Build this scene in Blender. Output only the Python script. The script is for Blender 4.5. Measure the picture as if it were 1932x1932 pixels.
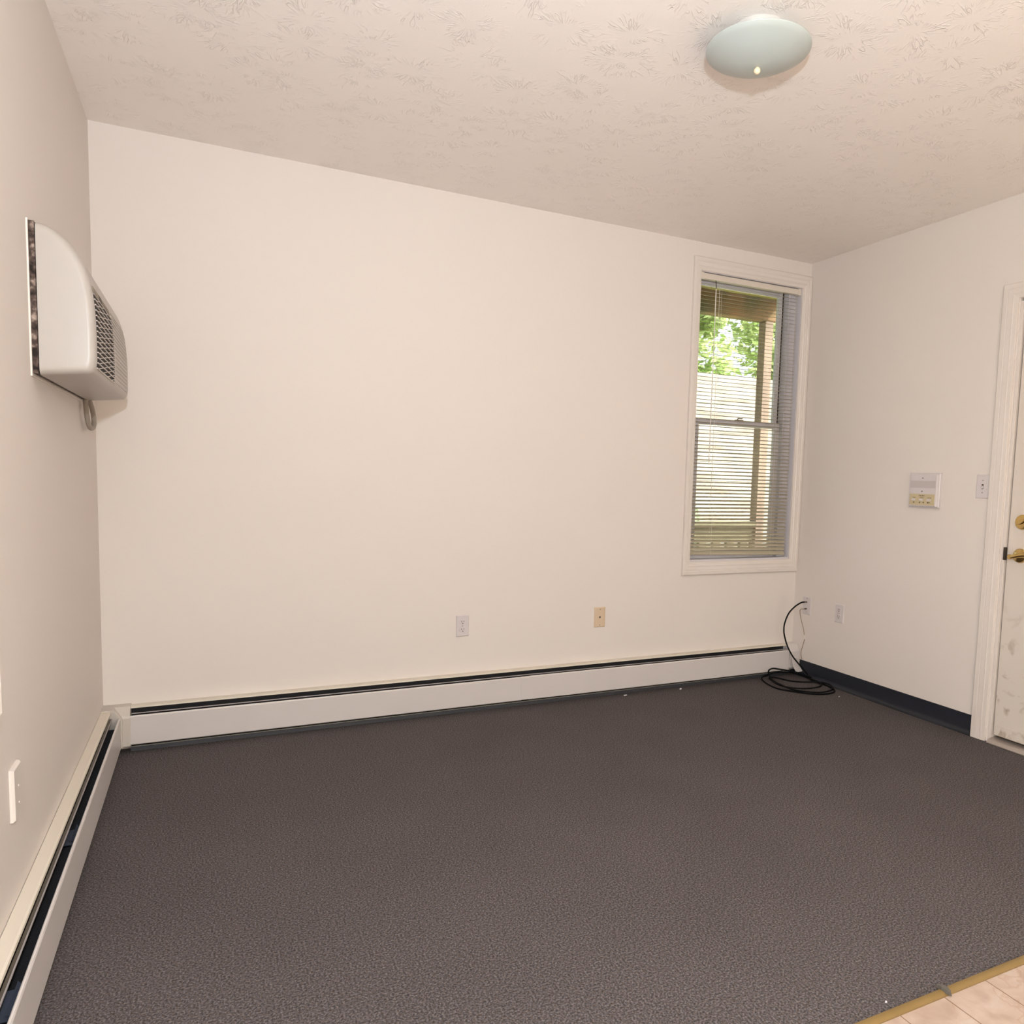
import bpy, bmesh, math, random
from mathutils import Vector, Matrix
from math import sin, cos, pi, radians

for o in list(bpy.data.objects):
    bpy.data.objects.remove(o, do_unlink=True)
SC = bpy.context.scene
COL = SC.collection
random.seed(7)

# ------------------------------------------------------------------ camera
CAM = Vector((0.4367, -3.7596, 1.2627))
YAW, PITCH, ROLL = 0.4555, -0.0859, 0.0280
F_PX, PX, PY = 1402.5, 1083.3, 1021.0
fw = Vector((sin(YAW)*cos(PITCH), cos(YAW)*cos(PITCH), sin(PITCH)))
rt = Vector((cos(YAW), -sin(YAW), 0))
up = rt.cross(fw)
r2 = rt*cos(ROLL) + up*sin(ROLL)
u2 = -rt*sin(ROLL) + up*cos(ROLL)
cd = bpy.data.cameras.new('camera')
cd.sensor_fit = 'HORIZONTAL'
cd.sensor_width = 36.0
cd.lens = 36.0*F_PX/1932
cd.shift_x = (966-PX)/1932
cd.shift_y = (PY-966)/1932
cd.clip_start = 0.02
cam = bpy.data.objects.new('camera', cd)
COL.objects.link(cam)
M = Matrix((r2, u2, -fw)).transposed().to_4x4()
M.translation = CAM
cam.matrix_world = M
SC.camera = cam

# ------------------------------------------------------------------ world, sun, lights, exposure
w = bpy.data.worlds.new('world'); SC.world = w
w.use_nodes = True
nt = w.node_tree
bg = nt.nodes['Background']
sky = nt.nodes.new('ShaderNodeTexSky')
sky.sky_type = 'NISHITA'
sky.sun_disc = False; sky.dust_density = 7.0; sky.air_density = 0.7
sky.sun_elevation = radians(52)
sky.sun_rotation = radians(140)
hsv = nt.nodes.new('ShaderNodeHueSaturation'); hsv.inputs['Saturation'].default_value = 0.18; hsv.inputs['Value'].default_value = 1.0
nt.links.new(sky.outputs[0], hsv.inputs['Color']); nt.links.new(hsv.outputs[0], bg.inputs[0])
bg.inputs[1].default_value = 0.8

sd = bpy.data.lights.new('sun', 'SUN'); sd.energy = 12.0; sd.angle = radians(0.6); sd.color = (1.0, 0.95, 0.86)
so = bpy.data.objects.new('sun', sd); COL.objects.link(so)
so.rotation_euler = Vector((-0.60, 0.38, -0.72)).to_track_quat('-Z', 'Y').to_euler()
so.location = (6, -6, 12)

fd = bpy.data.lights.new('camera_flash', 'POINT'); fd.energy = 126.0; fd.shadow_soft_size = 0.03; fd.color = (0.84, 0.93, 1.0)
fo = bpy.data.objects.new('camera_flash', fd); COL.objects.link(fo)
fo.location = (0.47, -3.86, 1.72)

bd = bpy.data.lights.new('bounce_flash', 'SPOT'); bd.energy = 136.0; bd.color = (0.84, 0.93, 1.0); bd.spot_size = radians(110); bd.spot_blend = 1.0; bd.shadow_soft_size = 0.03
bo = bpy.data.objects.new('bounce_flash', bd); COL.objects.link(bo)
bo.location = (0.47, -3.86, 1.72)
bo.rotation_euler = Vector((0.62, 1.9, 1.7)).to_track_quat('-Z', 'Y').to_euler()
kd = bpy.data.lights.new('unseen_warm_fill', 'POINT'); kd.energy = 74.0; kd.shadow_soft_size = 0.6; kd.color = (1.0, 0.89, 0.64)  # added warm fill behind the camera, no real lamp; lifts ceiling and walls
ko = bpy.data.objects.new('unseen_warm_fill', kd); COL.objects.link(ko); ko.location = (1.6, -4.7, 1.30)

def area(name, loc, direction, sx, sy, e, col):
    d = bpy.data.lights.new(name, 'AREA'); d.shape = 'RECTANGLE'; d.size = sx; d.size_y = sy; d.energy = e; d.color = col
    o = bpy.data.objects.new(name, d); COL.objects.link(o)
    o.location = loc
    o.rotation_euler = Vector(direction).to_track_quat('-Z', 'Y').to_euler()
    return o
area('daylight_left_window', (-0.35, -2.27, 1.63), (1, 0, 0), 0.9, 1.8, 1.5, (0.82, 0.90, 1.0))
area('daylight_rear_window', (2.6, -6.35, 1.55), (0, 1, 0), 1.5, 1.5, 4.0, (0.80, 0.88, 1.0))

SC.view_settings.view_transform = 'Standard'
SC.view_settings.look = 'None'
SC.view_settings.exposure = -0.01
SC.view_settings.gamma = 1.0
SC.view_settings.use_curve_mapping = False

# ------------------------------------------------------------------ room constants
W, H = 3.9255, 2.668          # back wall length, ceiling height
YR = -6.0                     # rear wall
TH = 0.12                     # wall thickness

# ------------------------------------------------------------------ material helpers
def nodes(m):
    return m.node_tree.nodes, m.node_tree.links
def mat(name, col, rough=0.5, metal=0.0, spec=0.5, bump=0.0, bscale=200.0, var=0.0, vscale=6.0):
    m = bpy.data.materials.new(name); m.use_nodes = True
    N, L = nodes(m); b = N['Principled BSDF']
    b.inputs['Base Color'].default_value = (*col, 1); b.inputs['Roughness'].default_value = rough
    b.inputs['Metallic'].default_value = metal; b.inputs['Specular IOR Level'].default_value = spec
    tc = None
    if bump or var:
        tc = N.new('ShaderNodeTexCoord')
    if var:
        nz = N.new('ShaderNodeTexNoise'); nz.inputs['Scale'].default_value = vscale; nz.inputs['Detail'].default_value = 4
        L.new(tc.outputs['Object'], nz.inputs['Vector'])
        mx = N.new('ShaderNodeMix'); mx.data_type = 'RGBA'
        mx.inputs['A'].default_value = (*[c*(1-var) for c in col], 1)
        mx.inputs['B'].default_value = (*[min(1, c*(1+var)) for c in col], 1)
        L.new(nz.outputs['Fac'], mx.inputs['Factor']); L.new(mx.outputs['Result'], b.inputs['Base Color'])
    if bump:
        nz = N.new('ShaderNodeTexNoise'); nz.inputs['Scale'].default_value = bscale; nz.inputs['Detail'].default_value = 3
        L.new(tc.outputs['Object'], nz.inputs['Vector'])
        bp = N.new('ShaderNodeBump'); bp.inputs['Strength'].default_value = bump; bp.inputs['Distance'].default_value = 0.002
        L.new(nz.outputs['Fac'], bp.inputs['Height']); L.new(bp.outputs['Normal'], b.inputs['Normal'])
    return m
def ramp(N, stops):
    r = N.new('ShaderNodeValToRGB'); e = r.color_ramp.elements
    while len(e) < len(stops): e.new(0.5)
    for el, (p, c) in zip(e, stops):
        el.position = p; el.color = (*c, 1)
    return r
def math_node(N, op, a=None, b=None):
    n = N.new('ShaderNodeMath'); n.operation = op
    for i, v in enumerate((a, b)):
        if isinstance(v, (int, float)): n.inputs[i].default_value = v
    return n

WALLC = (0.755, 0.686, 0.638)
M_wall = mat('cream_wall_paint', WALLC, 0.62, bump=0.12, bscale=320)
M_trim = mat('cream_trim_paint', (0.735, 0.664, 0.612), 0.42, bump=0.05, bscale=120, var=0.03, vscale=9)
M_white = mat('white_plastic', (0.645, 0.59, 0.59), 0.35, var=0.02, vscale=20)
M_ivory = mat('ivory_plastic', (0.66, 0.51, 0.36), 0.4, var=0.03, vscale=30)
M_slot = mat('dark_slot', (0.035, 0.022, 0.012), 0.6, bump=0.05)
M_screw = mat('screw_head', (0.30, 0.24, 0.18), 0.4, 0.6, bump=0.05)
M_heater = mat('white_heater_enamel', (0.63, 0.58, 0.56), 0.38, bump=0.05, bscale=90, var=0.03, vscale=4)
M_hood = mat('cream_heater_hood_paint', (0.70, 0.63, 0.535), 0.45, bump=0.08, bscale=60, var=0.04, vscale=7)
M_damper_dark = mat('dark_damper', (0.025, 0.026, 0.034), 0.45, 0.3, bump=0.05)
M_damper = mat('taupe_damper', (0.11, 0.088, 0.066), 0.45, 0.2, bump=0.05)
M_lip = mat('bare_metal_edge', (0.52, 0.47, 0.47), 0.4, 0.3, bump=0.05)
M_inside = mat('black_fins_and_inside_shade', (0.012, 0.011, 0.013), 0.8, bump=0.1)
M_corner = mat('cream_corner_cover_paint', (0.57, 0.515, 0.46), 0.45, bump=0.06, bscale=60, var=0.03)
M_kick = mat('grey_kick_strip', (0.034, 0.034, 0.042), 0.6, bump=0.1)
M_bracket = mat('blue_grey_bracket', (0.07, 0.085, 0.12), 0.5, 0.3, bump=0.1)
M_cove = mat('navy_vinyl_cove', (0.012, 0.014, 0.022), 0.42, bump=0.06, bscale=80, var=0.2, vscale=30)
M_cable = mat('black_cable_jacket', (0.003, 0.003, 0.004), 0.6, spec=0.12, bump=0.03)
M_connector = mat('grey_connector', (0.22, 0.17, 0.16), 0.35, 0.7, bump=0.03)
M_wire = mat('brown_wire', (0.22, 0.13, 0.06), 0.5, bump=0.05)
M_brass = mat('polished_brass', (0.62, 0.44, 0.17), 0.16, 1.0, bump=0.01)
M_ac = mat('aged_white_ac_plastic', (0.445, 0.405, 0.37), 0.36, bump=0.03, bscale=300, var=0.03, vscale=6)
M_acplate = mat('ac_mount_flange', (0.80, 0.72, 0.66), 0.4, bump=0.03)
M_cord = mat('grey_power_cord', (0.33, 0.28, 0.235), 0.5, bump=0.2, bscale=60)
M_blind = mat('ivory_blind_vinyl', (0.46, 0.405, 0.295), 0.38, var=0.03, vscale=30)
M_headrail = mat('ivory_headrail', (0.70, 0.625, 0.545), 0.4, var=0.02)
M_vinyl = mat('window_vinyl', (0.62, 0.59, 0.62), 0.4, bump=0.02)
M_string = mat('white_string', (0.78, 0.74, 0.68), 0.6, bump=0.1)
M_alum = mat('threshold_aluminium', (0.48, 0.42, 0.38), 0.35, 0.6, bump=0.1, bscale=40, var=0.1, vscale=15)
M_grille_dark = mat('dark_grille_void', (0.02, 0.014, 0.009), 0.8, bump=0.05)
M_grille_bar = mat('grille_bar_plastic', (0.62, 0.555, 0.53), 0.4, var=0.02)
M_recess = mat('taupe_slot_recess', (0.22, 0.18, 0.125), 0.6, bump=0.05)
M_interbeige = mat('beige_control_panel', (0.55, 0.45, 0.28), 0.4, var=0.03)
M_interspk = mat('speaker_mesh_grey', (0.55, 0.49, 0.48), 0.5, bump=0.6, bscale=700)
M_ink = mat('dark_brown_ink', (0.05, 0.035, 0.012), 0.6, var=0.1)
M_scrap = mat('white_scrap', (0.75, 0.72, 0.76), 0.7, bump=0.3)
M_tuft = mat('grey_carpet_tuft', (0.10, 0.088, 0.072), 0.9, bump=0.8, bscale=500, var=0.5, vscale=200)

# gasket: mottled brown-black dusty foam
def gasket():
    m = mat('mottled_foam_gasket', (0.1, 0.07, 0.06), 0.9)
    N, L = nodes(m); b = N['Principled BSDF']
    tc = N.new('ShaderNodeTexCoord'); nz = N.new('ShaderNodeTexNoise'); nz.inputs['Scale'].default_value = 55; nz.inputs['Detail'].default_value = 8
    r = ramp(N, [(0.35, (0.015, 0.009, 0.007)), (0.52, (0.09, 0.06, 0.05)), (0.7, (0.42, 0.33, 0.28))])
    L.new(tc.outputs['Object'], nz.inputs['Vector']); L.new(nz.outputs['Fac'], r.inputs[0]); L.new(r.outputs[0], b.inputs['Base Color'])
    return m
M_gasket = gasket()

# carpet: grey-brown loop pile with light and dark flecks
def carpet():
    m = bpy.data.materials.new('grey_loop_carpet'); m.use_nodes = True
    N, L = nodes(m); b = N['Principled BSDF']; b.inputs['Roughness'].default_value = 0.95; b.inputs['Specular IOR Level'].default_value = 0.1
    tc = N.new('ShaderNodeTexCoord')
    n1 = N.new('ShaderNodeTexNoise'); n1.inputs['Scale'].default_value = 185; n1.inputs['Detail'].default_value = 3; n1.inputs['Roughness'].default_value = 0.7
    n2 = N.new('ShaderNodeTexNoise'); n2.inputs['Scale'].default_value = 150; n2.inputs['Detail'].default_value = 2
    n3 = N.new('ShaderNodeTexNoise'); n3.inputs['Scale'].default_value = 2.2; n3.inputs['Detail'].default_value = 3
    for n in (n1, n2, n3): L.new(tc.outputs['Object'], n.inputs['Vector'])
    r1 = ramp(N, [(0.36, (0.016, 0.0135, 0.0125)), (0.5, (0.088, 0.077, 0.0775)), (0.66, (0.25, 0.222, 0.226))])
    L.new(n1.outputs['Fac'], r1.inputs[0])
    r2_ = ramp(N, [(0.35, (0.135, 0.085, 0.06)), (0.5, (0.11, 0.093, 0.088)), (0.65, (0.09, 0.088, 0.105))])
    L.new(n2.outputs['Fac'], r2_.inputs[0])
    mx = N.new('ShaderNodeMix'); mx.data_type = 'RGBA'; mx.inputs['Factor'].default_value = 0.3
    L.new(r1.outputs[0], mx.inputs['A']); L.new(r2_.outputs[0], mx.inputs['B'])
    mr = N.new('ShaderNodeMapRange'); mr.inputs['From Min'].default_value = 0.3; mr.inputs['From Max'].default_value = 0.7
    mr.inputs['To Min'].default_value = 0.95; mr.inputs['To Max'].default_value = 1.05
    L.new(n3.outputs['Fac'], mr.inputs['Value'])
    mu = N.new('ShaderNodeMix'); mu.data_type = 'RGBA'; mu.blend_type = 'MULTIPLY'; mu.inputs['Factor'].default_value = 1
    L.new(mx.outputs['Result'], mu.inputs['A']); L.new(mr.outputs['Result'], mu.inputs['B'])
    L.new(mu.outputs['Result'], b.inputs['Base Color'])
    bp = N.new('ShaderNodeBump'); bp.inputs['Strength'].default_value = 0.8; bp.inputs['Distance'].default_value = 0.004
    L.new(n1.outputs['Fac'], bp.inputs['Height']); L.new(bp.outputs['Normal'], b.inputs['Normal'])
    return m
M_carpet = carpet()

# ceiling: stomp-brush texture, fan-shaped ridges round scattered centres
def ceiling_mat():
    m = bpy.data.materials.new('stomped_ceiling_paint'); m.use_nodes = True
    N, L = nodes(m); b = N['Principled BSDF']; b.inputs['Base Color'].default_value = (0.93, 0.858, 0.812, 1); b.inputs['Roughness'].default_value = 0.45
    b.inputs['Specular IOR Level'].default_value = 0.35
    tc = N.new('ShaderNodeTexCoord')
    sep = N.new('ShaderNodeSeparateXYZ'); L.new(tc.outputs['Object'], sep.inputs[0])
    cmb = N.new('ShaderNodeCombineXYZ'); L.new(sep.outputs[0], cmb.inputs[0]); L.new(sep.outputs[1], cmb.inputs[1])
    hs = []
    for k, (sc, off) in enumerate(((4.6, 0.0), (3.1, 3.37))):
        add = N.new('ShaderNodeVectorMath'); add.operation = 'ADD'; add.inputs[1].default_value = (off, off*0.7, 0)
        L.new(cmb.outputs[0], add.inputs[0])
        v = N.new('ShaderNodeTexVoronoi'); v.voronoi_dimensions = '2D'; v.inputs['Scale'].default_value = sc; v.inputs['Randomness'].default_value = 0.85
        L.new(add.outputs[0], v.inputs['Vector'])
        sub = N.new('ShaderNodeVectorMath'); sub.operation = 'SUBTRACT'
        L.new(add.outputs[0], sub.inputs[0]); L.new(v.outputs['Position'], sub.inputs[1])
        s2 = N.new('ShaderNodeSeparateXYZ'); L.new(sub.outputs[0], s2.inputs[0])
        at = math_node(N, 'ARCTAN2'); L.new(s2.outputs[1], at.inputs[0]); L.new(s2.outputs[0], at.inputs[1])
        ln = N.new('ShaderNodeVectorMath'); ln.operation = 'LENGTH'; L.new(sub.outputs[0], ln.inputs[0])
        # noise over direction (on a circle, so no seam), cell colour and a little radius
        co = math_node(N, 'COSINE'); L.new(at.outputs[0], co.inputs[0])
        si = math_node(N, 'SINE'); L.new(at.outputs[0], si.inputs[0])
        rad = math_node(N, 'MULTIPLY', None, 3.0); L.new(ln.outputs['Value'], rad.inputs[0])
        sepc = N.new('ShaderNodeSeparateColor'); L.new(v.outputs['Color'], sepc.inputs[0])
        rr = math_node(N, 'MULTIPLY', None, 37.0); L.new(sepc.outputs[0], rr.inputs[0])
        zz = math_node(N, 'ADD'); L.new(rad.outputs[0], zz.inputs[0]); L.new(rr.outputs[0], zz.inputs[1])
        cv = N.new('ShaderNodeCombineXYZ'); L.new(co.outputs[0], cv.inputs[0]); L.new(si.outputs[0], cv.inputs[1]); L.new(zz.outputs[0], cv.inputs[2])
        nz = N.new('ShaderNodeTexNoise'); nz.inputs['Scale'].default_value = 5.0; nz.inputs['Detail'].default_value = 1.2
        L.new(cv.outputs[0], nz.inputs['Vector'])
        a = math_node(N, 'SUBTRACT', None, 0.5); L.new(nz.outputs['Fac'], a.inputs[0])
        ab = math_node(N, 'ABSOLUTE'); L.new(a.outputs[0], ab.inputs[0])
        mr = N.new('ShaderNodeMapRange'); mr.inputs['From Min'].default_value = 0.0; mr.inputs['From Max'].default_value = 0.035
        mr.inputs['To Min'].default_value = 1.0; mr.inputs['To Max'].default_value = 0.0; mr.interpolation_type = 'SMOOTHSTEP'
        L.new(ab.outputs[0], mr.inputs['Value'])
        m1 = N.new('ShaderNodeMapRange'); m1.interpolation_type = 'SMOOTHSTEP'
        m1.inputs['From Min'].default_value = 0.02; m1.inputs['From Max'].default_value = 0.045
        L.new(ln.outputs['Value'], m1.inputs['Value'])
        m2 = N.new('ShaderNodeMapRange'); m2.interpolation_type = 'SMOOTHSTEP'
        m2.inputs['From Min'].default_value = 0.07; m2.inputs['From Max'].default_value = 0.135; m2.inputs['To Min'].default_value = 1.0; m2.inputs['To Max'].default_value = 0.0
        L.new(ln.outputs['Value'], m2.inputs['Value'])
        p1 = math_node(N, 'MULTIPLY'); L.new(mr.outputs[0], p1.inputs[0]); L.new(m1.outputs[0], p1.inputs[1])
        p2 = math_node(N, 'MULTIPLY'); L.new(p1.outputs[0], p2.inputs[0]); L.new(m2.outputs[0], p2.inputs[1])
        # broken strokes
        br = N.new('ShaderNodeTexNoise'); br.inputs['Scale'].default_value = 14; L.new(cmb.outputs[0], br.inputs['Vector'])
        mb = N.new('ShaderNodeMapRange'); mb.inputs['From Min'].default_value = 0.44; mb.inputs['From Max'].default_value = 0.56; L.new(br.outputs['Fac'], mb.inputs['Value'])
        p3 = math_node(N, 'MULTIPLY'); L.new(p2.outputs[0], p3.inputs[0]); L.new(mb.outputs[0], p3.inputs[1])
        hs.append(p3)
    mxn = math_node(N, 'MAXIMUM'); L.new(hs[0].outputs[0], mxn.inputs[0]); L.new(hs[1].outputs[0], mxn.inputs[1])
    fine = N.new('ShaderNodeTexNoise'); fine.inputs['Scale'].default_value = 130; fine.inputs['Detail'].default_value = 4
    L.new(tc.outputs['Object'], fine.inputs['Vector'])
    fm = math_node(N, 'MULTIPLY', None, 0.10); L.new(fine.outputs['Fac'], fm.inputs[0])
    sm = math_node(N, 'ADD'); L.new(mxn.outputs[0], sm.inputs[0]); L.new(fm.outputs[0], sm.inputs[1])
    bp = N.new('ShaderNodeBump'); bp.inputs['Strength'].default_value = 0.62; bp.inputs['Distance'].default_value = 0.0034
    L.new(sm.outputs[0], bp.inputs['Height']); L.new(bp.outputs['Normal'], b.inputs['Normal'])
    return m
M_ceil = ceiling_mat()

# tile: pinkish beige marbled vinyl planks with thin dark seams
def tile_mat():
    m = bpy.data.materials.new('pink_beige_marbled_tile'); m.use_nodes = True
    N, L = nodes(m); b = N['Principled BSDF']; b.inputs['Roughness'].default_value = 0.35
    tc = N.new('ShaderNodeTexCoord'); sep = N.new('ShaderNodeSeparateXYZ'); L.new(tc.outputs['Object'], sep.inputs[0])
    n1 = N.new('ShaderNodeTexNoise'); n1.inputs['Scale'].default_value = 9; n1.inputs['Detail'].default_value = 6; n1.inputs['Distortion'].default_value = 1.2
    L.new(tc.outputs['Object'], n1.inputs['Vector'])
    r = ramp(N, [(0.3, (0.38, 0.275, 0.215)), (0.55, (0.47, 0.36, 0.295)), (0.75, (0.52, 0.435, 0.38))])
    L.new(n1.outputs['Fac'], r.inputs[0])
    # veins
    n2 = N.new('ShaderNodeTexNoise'); n2.inputs['Scale'].default_value = 3.1; n2.inputs['Detail'].default_value = 5
    L.new(tc.outputs['Object'], n2.inputs['Vector'])
    a = math_node(N, 'SUBTRACT', None, 0.5); L.new(n2.outputs['Fac'], a.inputs[0]); ab = math_node(N, 'ABSOLUTE'); L.new(a.outputs[0], ab.inputs[0])
    mv = N.new('ShaderNodeMapRange'); mv.inputs['From Min'].default_value = 0.0; mv.inputs['From Max'].default_value = 0.007; mv.inputs['To Min'].default_value = 0.4; mv.inputs['To Max'].default_value = 0.0
    L.new(ab.outputs[0], mv.inputs['Value'])
    # seams along y
    s = math_node(N, 'SUBTRACT', None, 1.9045); L.new(sep.outputs[0], s.inputs[0])
    d = math_node(N, 'DIVIDE', None, 0.1555); L.new(s.outputs[0], d.inputs[0])
    ad = math_node(N, 'ADD', None, 20.5); L.new(d.outputs[0], ad.inputs[0])
    fr = math_node(N, 'FRACT'); L.new(ad.outputs[0], fr.inputs[0])
    sb = math_node(N, 'SUBTRACT', None, 0.5); L.new(fr.outputs[0], sb.inputs[0]); a2 = math_node(N, 'ABSOLUTE'); L.new(sb.outputs[0], a2.inputs[0])
    lt = math_node(N, 'LESS_THAN', None, 0.0085); L.new(a2.outputs[0], lt.inputs[0])
    mxv = N.new('ShaderNodeMix'); mxv.data_type = 'RGBA'; mxv.inputs['B'].default_value = (0.33, 0.20, 0.11, 1)
    L.new(mv.outputs[0], mxv.inputs['Factor']); L.new(r.outputs[0], mxv.inputs['A'])
    mxs = N.new('ShaderNodeMix'); mxs.data_type = 'RGBA'; mxs.inputs['B'].default_value = (0.15, 0.08, 0.035, 1)
    L.new(lt.outputs[0], mxs.inputs['Factor']); L.new(mxv.outputs['Result'], mxs.inputs['A'])
    L.new(mxs.outputs['Result'], b.inputs['Base Color'])
    return m
M_tile = tile_mat()
M_strip = mat('brown_vinyl_strip', (0.20, 0.125, 0.040), 0.4, bump=0.05, bscale=50, var=0.14, vscale=14)

# door: cream paint with brown scuffs on the lower half
def door_mat():
    m = mat('scuffed_cream_door_paint', (0.69, 0.615, 0.55), 0.4)
    N, L = nodes(m); b = N['Principled BSDF']
    tc = N.new('ShaderNodeTexCoord'); sep = N.new('ShaderNodeSeparateXYZ'); L.new(tc.outputs['Object'], sep.inputs[0])
    n = N.new('ShaderNodeTexNoise'); n.inputs['Scale'].default_value = 13; n.inputs['Detail'].default_value = 7; n.inputs['Distortion'].default_value = 0.6
    L.new(tc.outputs['Object'], n.inputs['Vector'])
    mr = N.new('ShaderNodeMapRange'); mr.inputs['From Min'].default_value = 0.56; mr.inputs['From Max'].default_value = 0.72; mr.inputs['To Max'].default_value = 0.75
    L.new(n.outputs['Fac'], mr.inputs['Value'])
    mz = N.new('ShaderNodeMapRange'); mz.inputs['From Min'].default_value = 0.35; mz.inputs['From Max'].default_value = 0.75; mz.inputs['To Min'].default_value = 1; mz.inputs['To Max'].default_value = 0
    L.new(sep.outputs[2], mz.inputs['Value'])
    p = math_node(N, 'MULTIPLY'); L.new(mr.outputs[0], p.inputs[0]); L.new(mz.outputs[0], p.inputs[1])
    mx = N.new('ShaderNodeMix'); mx.data_type = 'RGBA'; mx.inputs['A'].default_value = (0.69, 0.615, 0.55, 1); mx.inputs['B'].default_value = (0.27, 0.17, 0.085, 1)
    L.new(p.outputs[0], mx.inputs['Factor']); L.new(mx.outputs['Result'], b.inputs['Base Color'])
    return m
M_door = door_mat()

# frosted light glass, pale green-grey
def frosted():
    m = mat('frosted_green_white_glass', (0.46, 0.50, 0.475), 0.28, spec=0.5)
    N, L = nodes(m); b = N['Principled BSDF']
    tc = N.new('ShaderNodeTexCoord'); nz = N.new('ShaderNodeTexNoise'); nz.inputs['Scale'].default_value = 6
    r = ramp(N, [(0.3, (0.445, 0.485, 0.465)), (0.7, (0.47, 0.51, 0.49))])
    L.new(tc.outputs['Object'], nz.inputs['Vector']); L.new(nz.outputs['Fac'], r.inputs[0]); L.new(r.outputs[0], b.inputs['Base Color'])
    return m
M_frost = frosted()
M_pan = mat('white_fixture_pan', (0.56, 0.53, 0.50), 0.4, bump=0.02)
M_finial = mat('ivory_finial', (0.80, 0.68, 0.47), 0.3, bump=0.02)

def pane_mat():
    m = bpy.data.materials.new('clear_window_pane'); m.use_nodes = True
    N, L = nodes(m); N.remove(N['Principled BSDF'])
    t = N.new('ShaderNodeBsdfTransparent'); g = N.new('ShaderNodeBsdfGlossy'); g.inputs['Roughness'].default_value = 0.02
    t.inputs[0].default_value = (0.93, 0.95, 0.94, 1)
    lw = N.new('ShaderNodeFresnel'); lw.inputs[0].default_value = 1.45
    mx = N.new('ShaderNodeMixShader'); L.new(lw.outputs[0], mx.inputs[0]); L.new(t.outputs[0], mx.inputs[1]); L.new(g.outputs[0], mx.inputs[2])
    L.new(mx.outputs[0], N['Material Output'].inputs[0])
    return m
M_pane = pane_mat()

def wood(name, c0, c1, sc, stretch):
    m = bpy.data.materials.new(name); m.use_nodes = True
    N, L = nodes(m); b = N['Principled BSDF']; b.inputs['Roughness'].default_value = 0.8
    tc = N.new('ShaderNodeTexCoord'); mp = N.new('ShaderNodeMapping'); mp.inputs['Scale'].default_value = stretch
    nz = N.new('ShaderNodeTexNoise'); nz.inputs['Scale'].default_value = sc; nz.inputs['Detail'].default_value = 6
    r = ramp(N, [(0.32, c0), (0.68, c1)])
    L.new(tc.outputs['Object'], mp.inputs[0]); L.new(mp.outputs[0], nz.inputs['Vector']); L.new(nz.outputs['Fac'], r.inputs[0]); L.new(r.outputs[0], b.inputs['Base Color'])
    return m
M_post = wood('weathered_tan_post_wood', (0.15, 0.105, 0.075), (0.30, 0.215, 0.15), 9, (1, 1, 0.15))
M_beam = wood('brown_mossy_beam_wood', (0.07, 0.075, 0.012), (0.30, 0.15, 0.06), 3.2, (1, 1, 1))
M_rail = wood('olive_weathered_rail_wood', (0.09, 0.08, 0.04), (0.17, 0.15, 0.085), 10, (0.2, 1, 1))
M_fence = wood('bleached_fence_boards', (0.20, 0.155, 0.12), (0.40, 0.36, 0.32), 2.4, (0.5, 1, 4))
M_deck = wood('grey_deck_boards', (0.30, 0.26, 0.21), (0.48, 0.43, 0.36), 8, (0.2, 1, 1))
M_roof = mat('yellow_green_porch_roof', (0.50, 0.46, 0.05), 0.6, var=0.3, vscale=5)
M_grass = mat('lawn_green', (0.16, 0.22, 0.06), 0.9, bump=0.5, bscale=60, var=0.4, vscale=8)
M_bark = mat('bark_brown', (0.13, 0.09, 0.06), 0.9, bump=0.7, bscale=30, var=0.3)

def leaf_mat(name, ca, cb):
    m = bpy.data.materials.new(name); m.use_nodes = True
    N, L = nodes(m); N.remove(N['Principled BSDF'])
    tc = N.new('ShaderNodeTexCoord'); nz = N.new('ShaderNodeTexNoise'); nz.inputs['Scale'].default_value = 2.5
    r = ramp(N, [(0.35, ca), (0.65, cb)])
    L.new(tc.outputs['Object'], nz.inputs['Vector']); L.new(nz.outputs['Fac'], r.inputs[0])
    d = N.new('ShaderNodeBsdfDiffuse'); t = N.new('ShaderNodeBsdfTranslucent')
    L.new(r.outputs[0], d.inputs[0]); L.new(r.outputs[0], t.inputs[0])
    mx = N.new('ShaderNodeMixShader'); mx.inputs[0].default_value = 0.45
    L.new(d.outputs[0], mx.inputs[1]); L.new(t.outputs[0], mx.inputs[2]); L.new(mx.outputs[0], N['Material Output'].inputs[0])
    return m
M_leafA = leaf_mat('sunlit_leaf', (0.30, 0.42, 0.13), (0.60, 0.66, 0.34))
M_leafB = leaf_mat('grey_green_leaf', (0.22, 0.27, 0.16), (0.42, 0.46, 0.33))

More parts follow.
